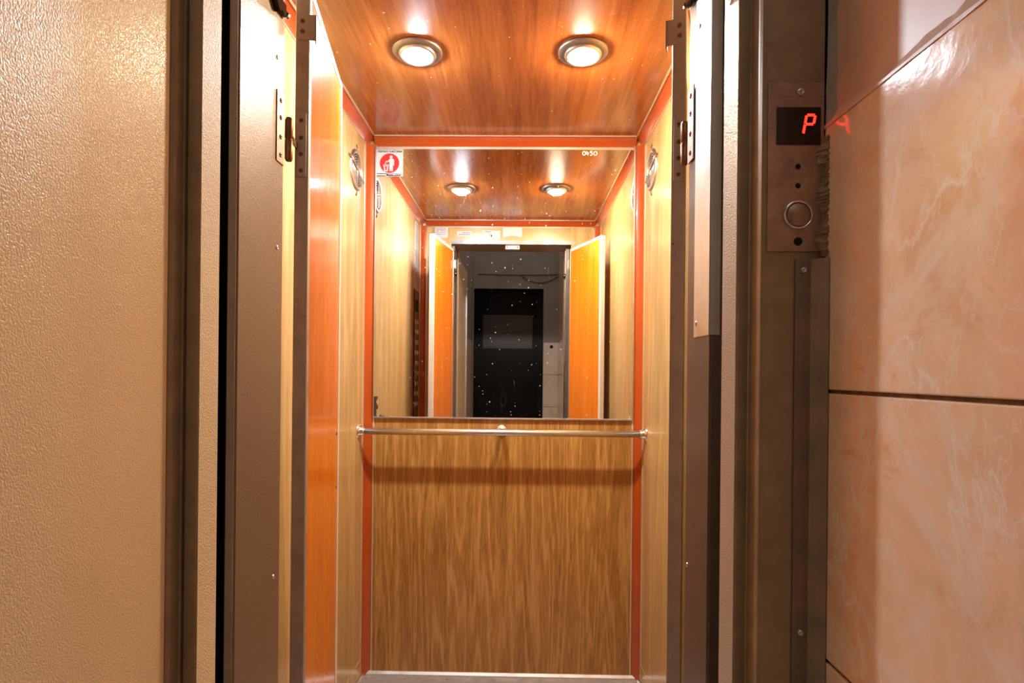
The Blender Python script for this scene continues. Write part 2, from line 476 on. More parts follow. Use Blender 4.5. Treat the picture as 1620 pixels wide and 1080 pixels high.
# clear-edged kick strips on the side walls, a shade paler
struct('trim_20', MB().box(XL, XL + .0015, YF + T, YB - T, ZL + .013, z(-1.165)), M['oak_side'])
struct('trim_21', MB().box(XR - .0015, XR, YF + T, YB - T, ZL + .013, z(-1.165)), M['oak_side'])

# lintel strip of the cabin doorway, seen in the mirror
lint = struct('trim_22', MB().box(-0.447, 0.312, 0.845, YF - .002, z(OPT), z(OPT) + .03), M['frame_brown'])
obj('edge_strip', MB().prism([(YF, z(.836)), (YF + .004, z(.836)), (YF + .004, z(OPT) - .001), (YF - .02, z(OPT) - .001), (YF - .02, z(OPT)), (YF, z(OPT))], -0.447, 0.340, 'X'), M['strip'], lint)['label'] = 'silver strip along the head of the doorway'

# cabin doorway jambs
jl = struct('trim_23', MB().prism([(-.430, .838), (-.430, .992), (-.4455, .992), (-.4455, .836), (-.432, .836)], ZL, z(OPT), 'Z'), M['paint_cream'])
fl = MB().box(-.4445, -.4325, .8345, .836, ZL, z(OPT)); obj('front_flange', fl, M['steel_dirty'], jl)['label'] = 'dirty dull steel front edge'
jr = struct('trim_24', MB().prism([(.285, .847), (.285, .957), (.3105, .957), (.3105, .845), (.289, .845)], ZL, z(OPT), 'Z'), M['grey_paint'])
obj('cover_plate', MB().prism([(.2835, .8455), (.2835, .918), (.285, .918), (.285, .844), (.300, .844), (.300, .8455)], z(.060), z(OPT), 'Z'), M['alu'], jr)['label'] = 'overlapping upper sheet ending at a slanted cut'
for side, items in ((jl, ((.965, .546), (.968, -.362), (.970, .215), (.968, .79))), (jr, ((.900, .560), (.945, -.322), (.906, .062 + .02)))):
    for (yy, zz) in items:
        mb = MB(); screw(mb, (-.430 if side is jl else .2835 if zz > 0 else .285, yy, z(zz)), (1 if side is jl else -1, 0, 0), .004)
        obj('screw', mb, M['alu'], side)

# ------------------------------------------------------------------ swing leaves of the cabin doorway
LEAF_T = 0.024
LZ0, LZ1 = ZL + .012, z(0.762)
def make_leaf(name, label, hx, hy, ex, ey, side):
    """side = +1: visible face looks to +x (left leaf)."""
    w_ = math.hypot(ex - hx, ey - hy)
    ang = math.atan2(ey - hy, ex - hx)
    t = thing(name, label, 'cabin door leaf', (hx, hy, LZ0), ang)
    hgt = LZ1 - LZ0
    # local x from hinge to free edge; face at local y = 0; body behind it
    s = side   # body extends towards +y (left leaf) or -y (right leaf)
    def yb(a, b):
        return (min(a * s, b * s), max(a * s, b * s))
    y0, y1 = yb(.0005, LEAF_T - .0005)
    obj('panel', MB().box(.014, w_ - .014, y0, y1, .014, hgt - .014), M['orange'], t, True)
    e = .017
    ya, yb_ = yb(-.0015, LEAF_T + .0015)
    for nm, bx in (('hinge_stile', (0, e, ya, yb_, 0, hgt)), ('free_stile', (w_ - e, w_, ya, yb_, 0, hgt)),
                   ('top_edging', (e, w_ - e, ya, yb_, hgt - e, hgt)), ('bottom_edging', (e, w_ - e, ya, yb_, 0, e))):
        obj(nm, MB().box(*bx, bev=.0015), M['alu_white'] if nm != 'hinge_stile' else M['alu'], t, True)
    # aluminium hinge edge towards the landing, its shade put into a dull grey strip
    obj('shaded_edge', MB().box(-.0012, 0.0, *yb(.000, LEAF_T), 0, hgt), M['steel_dirty'], t, True)['label'] = 'dull grey shaded edge'
    # angle bracket near the top with two screws and a tab past the face
    bz = z(.672) - LZ0
    br = MB()
    ba, bb = yb(-.014, LEAF_T * .80)
    br.box(-.0035, -.0012, ba, bb, bz - .026, bz + .024)
    ta, tb = yb(-.014, -.0115)
    br.box(-.0035, .012, ta, tb, bz - .032, bz + .024)
    b_o = obj('corner_bracket', br, M['steel_dirty'], t, True); b_o['label'] = 'small bent steel bracket'
    for k in (-.010, .010):
        mb = MB(); screw(mb, (-.0035, s * LEAF_T * .50, bz + k), (-1, 0, 0), .0045); obj('screw', mb, M['rust'], b_o, True)
    # hinge: plate on the edge, barrel, plate on the jamb
    hz = z(.440) - LZ0
    pl = MB(); a_, b_ = yb(.003, LEAF_T - .002); pl.box(-.004, -.0012, a_, b_, hz - .062, hz + .062, bev=.0008)
    h_o = obj('hinge', pl, M['steel_dirty'], t, True); h_o['label'] = 'worn steel butt hinge with bronzed barrel'
    for k in (-.050, -.018, .014, .048):
        mb = MB(); screw(mb, (-.004, s * (LEAF_T * .52), hz + k), (-1, 0, 0), .0042); obj('screw', mb, M['rust'], h_o, True)
    kn = MB(); c = (-.036, s * (.0275 if s > 0 else .0265), 0)
    prof = [(0, -.042), (.005, -.041), (.0072, -.036), (.0075, -.002), (.0065, -.001), (.0065, .001), (.0075, .002), (.0072, .036), (.005, .041), (0, .042)]
    kn.lathe(prof, (c[0], c[1], hz - .004), (0, 0, 1), 20)
    kn.box(-.036, -.002, *yb(.019, .022), hz - .004 - .006, hz - .004 + .006)
    obj('barrel', kn, M['rust'], h_o, True)
    # two small dark holes low on the face
    for fx, fz in ((w_ - .03, z(-.165) - LZ0), (w_ - .028, z(-.305) - LZ0)):
        fa, fb = yb(-.0008, .0006)
        q = MB().lathe([(0, .0006), (.0032, .0006), (.0035, 0)], (fx, 0, fz), (0, -s, 0), 12)
        obj('hole', q, M['hole'], t, True)['label'] = 'small dark screw hole'
    return t
make_leaf('cabin_door_leaf', 'tall orange wood-grain door leaf folded open on the left side of the cabin', -.421, 1.085, -.485, 1.480, 1)
make_leaf('cabin_door_leaf', 'orange door leaf folded open on the right, seen edge-on as a grey stile', .294, 1.100, .438, 1.470, -1)
# plates of the hinges that stay on the jambs
for nm, lab, xx, y0, y1, zz, sg in (('hinge_plate', 'narrow screwed steel hinge plate on the cream left door jamb', -.430, .962, .9905, .428, 1),
                                    ('hinge_plate', 'dark screwed hinge plate on the grey right door jamb', .2835, .925, .9555, .420, -1)):
    t = thing(nm, lab, 'hinge plate', (xx, (y0 + y1) / 2, z(zz - .06)))
    obj('plate', MB().box(min(xx, xx + sg * .002), max(xx, xx + sg * .002), y0, y1, z(zz - .062), z(zz + .062), bev=.0006), M['steel_dirty'] if sg < 0 else M['plate'], t)
    for k in (-.048, -.016, .018, .048):
        mb = MB(); screw(mb, (xx + sg * .002, (y0 + y1) / 2, z(zz + k)), (sg, 0, 0), .0042); obj('screw', mb, M['rust'], t)
# catches near the top of the jambs
for lab, xx, sg in (('small black door catch at the top of the cream left jamb', -.430, 1), ('small black door catch at the top of the grey right jamb', .2835, -1)):
    yy = .955 if sg > 0 else .925
    t = thing('door_catch', lab, 'door catch', (xx, yy, z(.600)))
    zz = .632 if sg > 0 else .628
    obj('body', MB().prism([(yy - .022, z(zz + .012)), (yy + .022, z(zz + .012)), (yy + .022, z(zz - .006)), (yy + .004, z(zz - .006)), (yy - .002, z(zz - .014)), (yy - .014, z(zz - .004))], xx + (0 if sg > 0 else -.010), xx + (.010 if sg > 0 else 0), 'X'), M['black'], t)
    mb = MB().lathe([(0, .006), (.006, .006), (.006, 0)], (xx + sg * .006, yy + .026, z(zz)), (0, 1, 0), 16)
    obj('roller', mb, M['chrome'], t)

# ------------------------------------------------------------------ downlights
def downlight(label, x, y, lens):
    t = thing('downlight', label, 'ceiling light', (x, y, ZT))
    rg = MB().lathe([(.050, 0.0), (.074, 0.0), (.0745, -.003), (.071, -.007), (.060, -.010), (.050, -.010), (.049, -.003)], (x, y, ZT), (0, 0, 1), 48)
    obj('outer_ring', rg, M['ring'], t)['label'] = 'dull grey outer ring'
    r2 = MB().lathe([(.0495, -.002), (.056, -.010), (.054, -.015), (.047, -.017), (.038, -.015), (.035, -.010), (.034, -.002)], (x, y, ZT), (0, 0, 1), 48)
    obj('inner_ring', r2, M['satin'], t)['label'] = 'bright metal inner ring'
    ln = MB().lathe([(.0345, -.008), (.0345, -.016), (.032, -.023), (.026, -.028), (.015, -.032), (0, -.0335)], (x, y, ZT), (0, 0, 1), 28)
    obj('lens', ln, lens, t)['label'] = 'glowing glass lens'
    return t
downlight('cool white round downlight on the left of the cabin ceiling', -.3174, 1.656, M['lens_l'])
downlight('warm white round downlight on the right of the cabin ceiling', .1764, 1.656, M['lens_r'])

# ------------------------------------------------------------------ round vents
def vent(label, x, yc, zc, nx):
    t = thing('round_vent', label, 'vent', (x, yc, z(zc)))
    c = (x, yc, z(zc)); ax = (nx, 0, 0)
    obj('duct', MB().lathe([(0, .0012), (.062, .0012)], c, ax, 40), M['hole'], t)['label'] = 'black duct opening'
    obj('rim', MB().lathe([(.060, .001), (.061, .006), (.067, .009), (.074, .006), (.077, .001)], c, ax, 48), M['satin'], t)
    gr = MB()
    for r in (.008, .018, .027, .036, .045, .054):
        gr.lathe([(r - .0028, .0020), (r - .0028, .0050), (r + .0016, .0042), (r + .0016, .0020)], c, ax, 40)
    obj('grille', gr, M['satin'], t)['label'] = 'chrome grille of concentric rings'
    sp = MB()
    for a in (PI / 2, PI / 2 + 1.25 * 1, ):
        pass
    d = Vector((0, math.sin(.62), math.cos(.62))) if True else None
    u = Vector((0, 0, 1))
    sp.tube([Vector(c) + Vector((nx * .006, 0, 0)) - u * .060, Vector(c) + Vector((nx * .006, 0, 0)) + u * .060], .0022, 8)
    e = Vector((0, -.88, .47)) if nx > 0 else Vector((0, .88, -.47))
    e = Vector((0, -1.0, .30)).normalized()
    sp.tube([Vector(c) + Vector((nx * .008, 0, 0)) - e * .082, Vector(c) + Vector((nx * .008, 0, 0)) + e * .082], .0035, 8)
    obj('spokes', sp, M['satin'], t)
    for p in (u * .094, -u * .094, e * .094):
        mb = MB(); pc = Vector(c) + p
        mb.lathe([(0, .004), (.003, .004), (.0045, .002), (.0045, 0)], pc, ax, 12)
        mb.tube([pc + Vector((nx * .003, 0, 0)), pc * .35 + (Vector(c) + p * .8) * .65 + Vector((nx * .004, 0, 0))], .0022, 6)
        obj('fixing_screw', mb, M['rust'], t)
vent('round chrome ventilation grille on the left cabin wall', XL, 2.122, .769, 1)
vent('round chrome ventilation grille on the right cabin wall', XR, 2.130, .778, -1)

# ------------------------------------------------------------------ handrail
RY, RZ = 2.194, z(-.238)
t = thing('handrail', 'round chrome handrail across the back wall under the mirror', 'handrail', (-.07, YB, RZ))
obj('rail', MB().tube([(XL + .004, RY, RZ), (XR - .004, RY, RZ)], .0128, 24), M['satin'], t)
def flange(c, ax, name='wall_flange', R=.031, stub=.024):
    ax = Vector(ax)
    mb = MB().lathe([(R, 0), (R, .003), (R * .92, .005), (.020, .006), (.0185, .009), (.0175, stub), (.0135, stub + .001)], c, ax, 32)
    f = obj(name, mb, M['chrome'], t)
    o1 = ax.orthogonal().normalized(); o2 = ax.cross(o1)
    for k in range(3):
        a = PI / 2 + 2 * PI * k / 3
        d = (Vector((0, 0, 1)) * math.sin(a) + ax.cross(Vector((0, 0, 1))) * math.cos(a))
        m2 = MB().lathe([(0, .004), (.0025, .0035), (.004, 0)], Vector(c) + ax * .005 + d * R * .76, ax, 12)
        obj('screw', m2, M['chrome'], f)
flange((XL + .0, RY, RZ), (1, 0, 0)); flange((XR, RY, RZ), (-1, 0, 0))
m3 = MB().lathe([(.024, 0), (.024, .003), (.016, .006), (.009, .008), (.009, .082)], (-.075, YB, z(-.238)), (0, -1, 0), 28)
obj('wall_bracket', m3, M['chrome'], t)
for lab, xx in (('left', -.075 - .016), ('right', -.075 + .016)):
    pass

# ------------------------------------------------------------------ mirror
MX0, MX1, MZ0, MZ1, MY = -.6045, .4555, z(-.1905), z(.9165), 2.272
MX0, MX1 = XL + T + .004, XR - T - .006
t = thing('wall_mirror', 'large old wall mirror covering the upper back wall above the handrail', 'mirror', (0, MY, z(0)))
obj('glass', MB().box(MX0, MX1, MY, MY + .004, MZ0 + .003, MZ1), M['mirror'], t)['label'] = 'flecked mirror glass with a brown lost-silver corner'
obj('backing', MB().box(MX0, MX1, MY + .004, YB, MZ0 + .002, MZ1), M['dark'], t)
obj('bottom_channel', MB().prism([(MY - .004, MZ0 + .004), (MY - .003, MZ0 - .001), (YB, MZ0 - .001), (YB, MZ0 + .001), (MY - .0005, MZ0 + .002), (MY - .001, MZ0 + .005)], MX0, MX1, 'X'), M['alu'], t)
obj('top_channel', MB().box(MX0, MX1, MY - .002, MY, MZ1 - .006, MZ1), M['bead'], t)
obj('side_channel', MB().box(MX0 - .002, MX0 + .001, MY - .002, YB, MZ0, MZ1), M['alu'], t)
obj('side_channel', MB().box(MX1 - .001, MX1 + .002, MY - .002, YB, MZ0, MZ1), M['alu'], t)
mb = MB(); screw(mb, (MX1 - .012, MY, MZ0 + .012), (0, -1, 0), .006, .003); obj('corner_clip', mb, M['chrome'], t)

# flat drawings: helper working on a plane facing -y
def flat(name, polys, x, zc, y, mat, parent, sc=1.0, dz=.0004, flip=1):
    mb = MB()
    for poly in polys:
        mb.prism([(x + flip * px * sc, zc + pz * sc) for px, pz in poly], y, y - dz * (1 if dz > 0 else 1), 'Y')
    return obj(name, mb, mat, parent)
def circ(cx, cz, r, n=28): return [(cx + r * math.cos(2 * PI * k / n), cz + r * math.sin(2 * PI * k / n)) for k in range(n)]
def stroke(p, q, wd):
    dx, dz = q[0] - p[0], q[1] - p[1]; l = math.hypot(dx, dz) or 1; nx, nz = -dz / l * wd / 2, dx / l * wd / 2
    return [(p[0] + nx, p[1] + nz), (q[0] + nx, q[1] + nz), (q[0] - nx, q[1] - nz), (p[0] - nx, p[1] - nz)]
def text_mesh(txt, size, align='CENTER'):
    cu = bpy.data.curves.new('t', 'FONT'); cu.body = txt; cu.size = size; cu.align_x = align; cu.align_y = 'CENTER'; cu.resolution_u = 3; cu.offset = size * .05
    o = bpy.data.objects.new('t', cu); COL.objects.link(o)
    dg = bpy.context.evaluated_depsgraph_get()
    me = bpy.data.meshes.new_from_object(o.evaluated_get(dg))
    mb = MB(); mb.add([v.co.copy() for v in me.vertices], [tuple(p.vertices) for p in me.polygons])
    bpy.data.objects.remove(o); bpy.data.meshes.remove(me); bpy.data.curves.remove(cu)
    return mb

# litter sticker, top left of the mirror (unit: sticker is 60 x 60 in drawing units)
SX, SZ, SW = -.5445, z(.8530), .109
SY = MY - .0008
t = thing('litter_sticker', 'white square sticker with red circle and litter-bin figure, on the mirror corner', 'sticker', (SX, SY, SZ))
obj('sheet', MB().box(SX - SW / 2, SX + SW / 2, SY, MY - .0001, SZ - SW / 2, SZ + SW / 2), M['signwhite'], t)
u = SW / 60.0
ly = SY - .0001
flat('red_disc', [circ(-.5, -.5, 22, 48)], SX, SZ, ly, M['signred'], t, u, .0003)['label'] = 'red disc'
fig = [circ(3.2, 13.6, 3.3), [(-.5, 9), (1, 10), (6, 10), (9, 8.5), (10, 5), (10, -6), (7.6, -6), (7.6, 3), (7.2, 3), (7.2, -18.5), (4.2, -18.5), (3.4, -16.5), (2.6, -18.5), (-.6, -18.5), (-.6, 3.5)],
       [(-.5, 9), (-.6, 3.5), (-3, 2), (-9.5, 1.6), (-9.5, 4.0), (-4.0, 4.6)],
       [(-14.6, -3.4), (-11.8, -3.4), (-9.5, -16.5), (-7, -16.5), (-5, -3.4), (-2.2, -3.4), (-4.6, -19), (-12, -19)],
       [(-11, 1), (-9, .5), (-8, -3), (-6.6, -4), (-7.6, -8.6), (-9.6, -8), (-9.0, -4.5), (-10.2, -2)]]
flat('figure', fig, SX, SZ, ly - .0004, M['signwhite'], t, u, .0003)['label'] = 'white figure dropping litter in a bin'
tm = text_mesh('PĂSTRAȚI CURĂȚENIA', .0098)
tm.xf(Matrix.Translation((SX + .001, ly - .0002, SZ + 25.6 * u)) @ Matrix.Rotation(PI / 2, 4, 'X'))
obj('lettering', tm, M['ink'], t)['label'] = 'black capitals over the disc'
bars = [stroke((-29, -24.2), (-8, -24.2), 1.6), stroke((-29, -29), (-9, -29), 1.6), stroke((-5, -24.6), (27, -24.6), 1.2), stroke((-5, -28.4), (25, -28.4), 1.8), stroke((-5, -26.6), (8, -26.6), 1.0), stroke((12, -26.4), (26, -26.4), .8), [(-7.4, -24), (-4, -24), (-4, -29), (-7.4, -29)]]
flat('small_print', bars, SX, SZ, ly, M['ink'], t, u, .0002)
# white hand-painted figures at the top of the mirror
t = thing('painted_scrawl', 'small white hand-painted figures at the top right of the mirror', 'marking', (.274, MY, z(.905)))
sk = []
def arc(cx, cz, rx, rz, a0, a1, wd, n=9):
    P = [(cx + rx * math.cos(a0 + (a1 - a0) * k / n), cz + rz * math.sin(a0 + (a1 - a0) * k / n)) for k in range(n + 1)]
    return [stroke(p, q, wd) for p, q in zip(P, P[1:])]
sk += arc(-21, 0, 5, 7, 0, 2 * PI, 3.2) + [stroke((-12, 7), (-14, -2), 3.2), stroke((-14, -2), (-4, -2), 3.2), stroke((-7, 5), (-8, -7), 3.2)]
sk += [stroke((9, 7), (1, 7), 3.2), stroke((1, 7), (1, 0), 3.2)] + arc(3, -2, 5, 5, PI * .6, -PI * .7, 3.2) + arc(19, 0, 6, 7, 0, 2 * PI, 3.2)
flat('strokes', sk, .274, z(.896), MY - .0002, plain('white_paint', (.8, .8, .78), .5), t, .00115, .0003)

# ------------------------------------------------------------------ notices on the header, seen in the mirror (they face +y)
def notice(label, x0, x1, z0, z1, marks, curl=0.0, poly=None, markmat='greyink', y=YF):
    t = thing('paper_notice', label, 'paper notice', ((x0 + x1) / 2, y, z(z0)), group='papers stuck over the cabin doorway')
    n = 12; mb = MB(); vs = []; fs = []
    for i in range(n + 1):
        for j in (0, 1):
            zz = z0 + (z1 - z0) * j
            if j == 0 and curl: zz += curl * math.sin(PI * i / n)
            for k in (0, 1):
                vs.append((x0 + (x1 - x0) * i / n, y + .0006 + .0006 * k + (.003 * (1 - j) if curl else 0), z(zz)))
    for i in range(n):
        b = i * 4
        fs += [(b, b + 4, b + 6, b + 2), (b + 1, b + 3, b + 7, b + 5), (b, b + 1, b + 5, b + 4), (b + 2, b + 6, b + 7, b + 3)]
    fs += [(0, 2, 3, 1), (n * 4, n * 4 + 1, n * 4 + 3, n * 4 + 2)]
    mb.add(vs, fs); obj('sheet', mb, M['paper'], t)
    if marks:
        q = MB()
        for mpoly in marks:
            q.prism([(x0 + a * (x1 - x0), z(z0 + b * (z1 - z0))) for a, b in mpoly], y + .0013, y + .0016, 'Y')
        obj('print', q, M[markmat], t)
    return t
lines = [[(.12, .30 + .13 * k), (.85, .30 + .13 * k), (.85, .33 + .13 * k), (.12, .33 + .13 * k)] for k in range(5)]
notice('white printed sheet at the left end of the strip over the doorway, in the mirror', -.552, -.470, .850, .922, lines)
sq = []
random.seed(3)
for r_ in range(2):
    for k in range(7):
        a = .14 + k * .11; b = .58 - r_ * .34
        if r_ == 0 and k < 2: continue
        sq.append([(a, b), (a + .05, b + .02), (a + .07, b + .22), (a + .02, b + .18)])
notice('torn white label with dark handwriting over the doorway, in the mirror', -.412, -.318, .860, .893, sq, markmat='ink')
notice('small white card with one dark mark over the doorway, in the mirror', -.247, -.138, .842, .897, [[(.46, .3), (.53, .28), (.55, .34), (.5, .55), (.46, .62)], [(.36, .4), (.38, .4), (.38, .7), (.36, .7)], [(.08, .86), (.45, .84), (.45, .89), (.08, .90)]], markmat='ink')
notice('blank white sheet with curled lower edge over the doorway, in the mirror', -.120, .000, .853, .922, [], curl=.010)

# tall paper and button panel on the left wall behind the open leaf
t = thing('wall_notice', 'tall white printed list on the left cabin wall above the button panel', 'paper notice', (XL, 1.18, z(.55)))
obj('sheet', MB().box(XL, XL + .001, 1.135, 1.235, z(.50), z(.90)), M['paper'], t)
q = MB()
for k in range(24):
    zz = .885 - k * .0158
    q.box(XL + .001, XL + .0014, 1.145, 1.225 - (.02 if k % 5 == 3 else 0) - (.03 if k % 7 == 2 else 0), z(zz) - .003, z(zz) + .002)
obj('print', q, M['greyink'], t)
t = thing('button_panel', 'dark upright car button panel on the left wall, seen in the mirror', 'control panel', (XL, 1.18, z(.0)))
bp = obj('faceplate', MB().box(XL, XL + .006, 1.115, 1.255, z(-.36), z(.49), bev=.002), M['black'], t)
for k in range(9):
    for yy in (1.155, 1.215):
        zz = .30 - k * .062
        bt = obj('button', MB().lathe([(0, .005), (.010, .005), (.0115, .003), (.0115, 0)], (XL + .006, yy, z(zz)), (1, 0, 0), 20), M['steel_dirty'], t)
        obj('button_ring', MB().lathe([(.0120, 0), (.0125, .003), (.015, .003), (.0155, 0)], (XL + .006, yy, z(zz)), (1, 0, 0), 20), M['chrome'], bt)
obj('display_window', MB().box(XL + .006, XL + .0075, 1.145, 1.225, z(.36), z(.43)), M['hole'], t)

# ------------------------------------------------------------------ landing: frame, shaft, walls
LT = .832    # height of the landing doorway head above the eye
fr = [(.287, .797), (.287, .747), (.289, .745), (.3015, .745), (.303, .743), (.303, .719), (.3045, .7135), (.3085, .711), (.3815, .711), (.3815, .797)]
trim = struct('trim_25', MB().prism(fr, ZL, z(1.90), 'Z'), M['frame_brown'])
obj('reveal_facing', MB().box(.2862, .287, .7465, .797, ZL, z(LT)), M['frame_reveal'], trim)['label'] = 'pale pebbled reveal'
for yy, zz in ((.772, .518),):
    mb = MB(); screw(mb, (.2862, yy, z(zz)), (-1, 0, 0), .0075, .003); obj('screw', mb, M['alu'], trim)
fl_ = [(-.430, .783), (-.430, .738), (-.432, .736), (-.4465, .736), (-.4470, .742), (-.4505, .742), (-.4510, .736), (-.4520, .734), (-.4520, .716), (-.4555, .711), (-.600, .711), (-.600, .783)]
trl = struct('trim_26', MB().prism(fl_, ZL, z(1.90), 'Z'), M['frame_brown'])
obj('reveal_facing', MB().box(-.430, -.4292, .7375, .783, ZL, z(LT)), M['frame_reveal_l'], trl)['label'] = 'pale pebbled reveal'
struct('trim_27', MB().box(-.430, .287, .711, .790, z(LT), z(1.90)), M['frame_brown'])
# door closer keep on the frame head, seen in the mirror
t = thing('latch_box', 'small pale metal latch box under the doorway lintel, seen in the mirror', 'latch', (-.06, .99, z(.785)))
obj('case', MB().box(-.104, -.014, .975, 1.0, z(.785), z(.812), bev=.002), M['alu_white'], t)
for xx in (-.094, -.028):
    mb = MB(); screw(mb, (xx, 1.0, z(.798)), (0, 1, 0), .006); obj('screw', mb, M['rust'], t)

# shaft lining (dark, behind the gaps)
struct('wall_shaft', MB().box(-.72, -.70, .783, 2.35, ZL - .3, z(1.4)), M['dark'])
struct('wall_shaft.001', MB().box(.56, .58, .797, 2.35, ZL - .3, z(1.4)), M['dark'])
struct('ceiling.001', MB().box(-.72, .58, .797, 2.35, z(1.38), z(1.40)), M['dark'])  # unseen lid added over the shaft to keep world light out
struct('wall_shaft.002', MB().box(-.4475 - .19, -.4475, .9875, .9895, ZL, ZT), M['dark'])
struct('wall_shaft.003', MB().box(.3125, .3125 + .18, .9875, .9895, ZL, ZT), M['dark'])
struct('wall_shaft.004', MB().box(.3815, .60, .72, .797, ZL - .3, z(1.4)), M['dark'])
struct('wall_shaft.005', MB().box(-.72, -.6, .72, .783, ZL - .3, z(1.4)), M['dark'])

# landing floor and walls, left open above so the world fill enters
YR = -1.24
struct('floor.001', MB().box(-1.1, 1.1, YR - .1, .800, ZL - .06, ZL - .002), M['plaster_grey'])
# right wall: peach tiles below, painted plaster above, a mortar fillet between them
XT = .3815; TT = .314; GJ = .0045
wr = struct('wall_landing_right', MB().box(XT + .010, XT + .12, YR, .711, ZL, z(1.90)), M['plaster'])
obj('tile_bed', MB().box(XT + .0035, XT + .010, YR, .711, ZL, z(TT - .004)), M['grout'], wr)
def tiles(x0, x1, ys, zs, mat, name, parent):
    for i in range(len(ys) - 1):
        for j in range(len(zs) - 1):
            obj(name, MB().box(x0, x1, ys[i] + GJ / 2, ys[i + 1] - GJ / 2, zs[j] + GJ / 2, zs[j + 1] - GJ / 2, bev=.0016), mat, parent)
ysr = [.710]
while ysr[-1] > YR: ysr.append(max(YR, ysr[-1] - .333))
ysr = ysr[::-1]
zs = [z(TT)]
while zs[-1] > ZL: zs.append(max(ZL, zs[-1] - .3335))
zs = zs[::-1]
tiles(XT, XT + .008, ysr, zs, M['tile'], 'wall_tile', wr)
fil = MB(); n = 90; vs = []; fs = []
random.seed(11)
for i in range(n + 1):
    y = .712 + (-.35 - .712) * i / n
    a = random.uniform(-.0012, .0012); b_ = random.uniform(-.0018, .0018)
    vs += [(XT - .0012 + a * .4, y, z(TT - .003)), (XT - .0010 + a * .5, y, z(TT) + .001 + a), (XT + .005, y, z(TT + .006) + b_), (XT + .0095, y, z(TT + .017) + b_ * 1.6), (XT + .0095, y, z(TT - .003))]
for i in range(n):
    for k in range(5): fs.append((i * 5 + k, i * 5 + (k + 1) % 5, i * 5 + 5 + (k + 1) % 5, i * 5 + 5 + k))
fs += [tuple(range(5)), tuple(range(n * 5 + 4, n * 5 - 1, -1))]
fil.add(vs, fs)
obj('mortar_fillet', fil, M['plaster'], wr)
# back and left walls of the landing
wb = struct('wall_landing_back', MB().box(.231 + .07, 1.1, YR - .1, YR, ZL, z(1.90)), M['plaster_grey'])
struct('wall_landing_back.001', MB().box(-1.1, -.494, YR - .1, YR, ZL, z(1.90)), M['plaster_grey'])
struct('wall_landing_back.002', MB().box(-.494, .301, YR - .1, YR, z(.872), z(1.90)), M['plaster_grey'])
ztb = [zz for zz in zs]
for j in range(len(ztb) - 1):
    obj('wall_tile', MB().box(.235, XT, YR, YR + .006, ztb[j] + GJ / 2, ztb[j + 1] - GJ / 2), M['tile_grey'], wb)
obj('wall_edge', MB().box(.231, .301, YR - .1, YR, ZL, z(.872)), M['plaster_grey'], wb)
wl = struct('wall_landing_left', MB().box(-.62, -.500, YR, .711, ZL, z(1.90)), M['plaster_grey'])
for j in range(len(ztb) - 1):
    for k in range(4):
        y0 = YR + .333 * k; y1 = min(-.06, y0 + .333)
        if y1 - y0 > .03: obj('wall_tile', MB().box(-.5, -.494, y0 + GJ / 2, y1 - GJ / 2, ztb[j] + GJ / 2, ztb[j + 1] - GJ / 2), M['tile_grey'], wl)
# the black door opposite
d1 = struct('door_1', MB().box(-.494, .165, YR - .09, YR - .055, ZL, z(.867)), M['dark_door'])
obj('frame_side', MB().box(.165, .231, YR - .1, YR - .012, ZL, z(.872), bev=.004), M['dark_door'], d1)
obj('frame_head', MB().box(-.494, .165, YR - .1, YR - .03, z(.835), z(.872)), M['dark_door'], d1)
obj('rail_panel', MB().box(-.40, .12, YR - .056, YR - .050, z(.25), z(.60), bev=.002), plain('grey_door_panel', (.020, .0195, .021), .3), d1)['label'] = 'greyish middle panel'
# socket hole in the tile beside it, and cables slung over the door
t = thing('wall_hole', 'small round black hole in the tiles right of the black landing door', 'hole', (.32, YR + .006, z(.27)))
obj('rim', MB().lathe([(0, .001), (.016, .001), (.018, 0)], (.318, YR + .006, z(.270)), (0, 1, 0), 20), M['hole'], t)
for k, (za, sag, lab) in enumerate(((1.02, .01, 'upper straight black cable strung over the black landing door'), (1.00, .075, 'lower sagging black cable strung over the black landing door'))):
    pts = []
    for i in range(25):
        s_ = i / 24; x = (-.45 if k == 0 else .0) + ((.380 + .45) if k == 0 else .38) * s_
        pts.append((x, YR + .008, z(za - sag * 4 * s_ * (1 - s_) * .9)))
    tag(obj('cable', MB().tube(pts, .004, 8), M['cable']), lab, 'cable')

# ------------------------------------------------------------------ landing door, opened flat against the left
DX = -.4545
t = thing('landing_door', 'cream pebbled landing door standing open along the left edge of the picture', 'landing door', (DX, .70, ZL))
obj('panel', MB().box(DX - .034, DX, -.050, .7085, ZL + .008, z(.832), bev=.0012), M['door_cream'], t)
obj('edge_strip', MB().box(DX - .036, DX + .0025, -.056, -.046, ZL + .008, z(.832)), M['alu_white'], t)['label'] = 'pale strip on the free edge'
obj('pull_handle', MB().box(DX, DX + .012, -.03, -.005, ZL + .3, z(.69), bev=.003), M['alu'], t)

# ------------------------------------------------------------------ call panel on the right frame
PY = .7085
PX0, PX1, PZ0, PZ1 = .3105, .3805, z(.1565), z(.3700)
t = thing('call_panel', 'old steel landing call panel with red display, arrows and round button', 'call panel', ((PX0 + PX1) / 2, PY, PZ0))
obj('faceplate', MB().box(PX0, PX1, PY, .711, PZ0, PZ1, bev=.0005), M['plate'], t)
cx = .3505
def PZ(v): return z((589 - 1.0 - v) / 880.0 * .712)
def PXu(uu): return (uu - 825.0) / 880.0 * .7095 - .0050
obj('display', MB().box(PXu(1229), PXu(1297), PY - .0012, PY, PZ(228), PZ(170)), M['black'], t)['label'] = 'black display window'
dg = []
def sl(x, zz): return (x + zz * .17, zz)
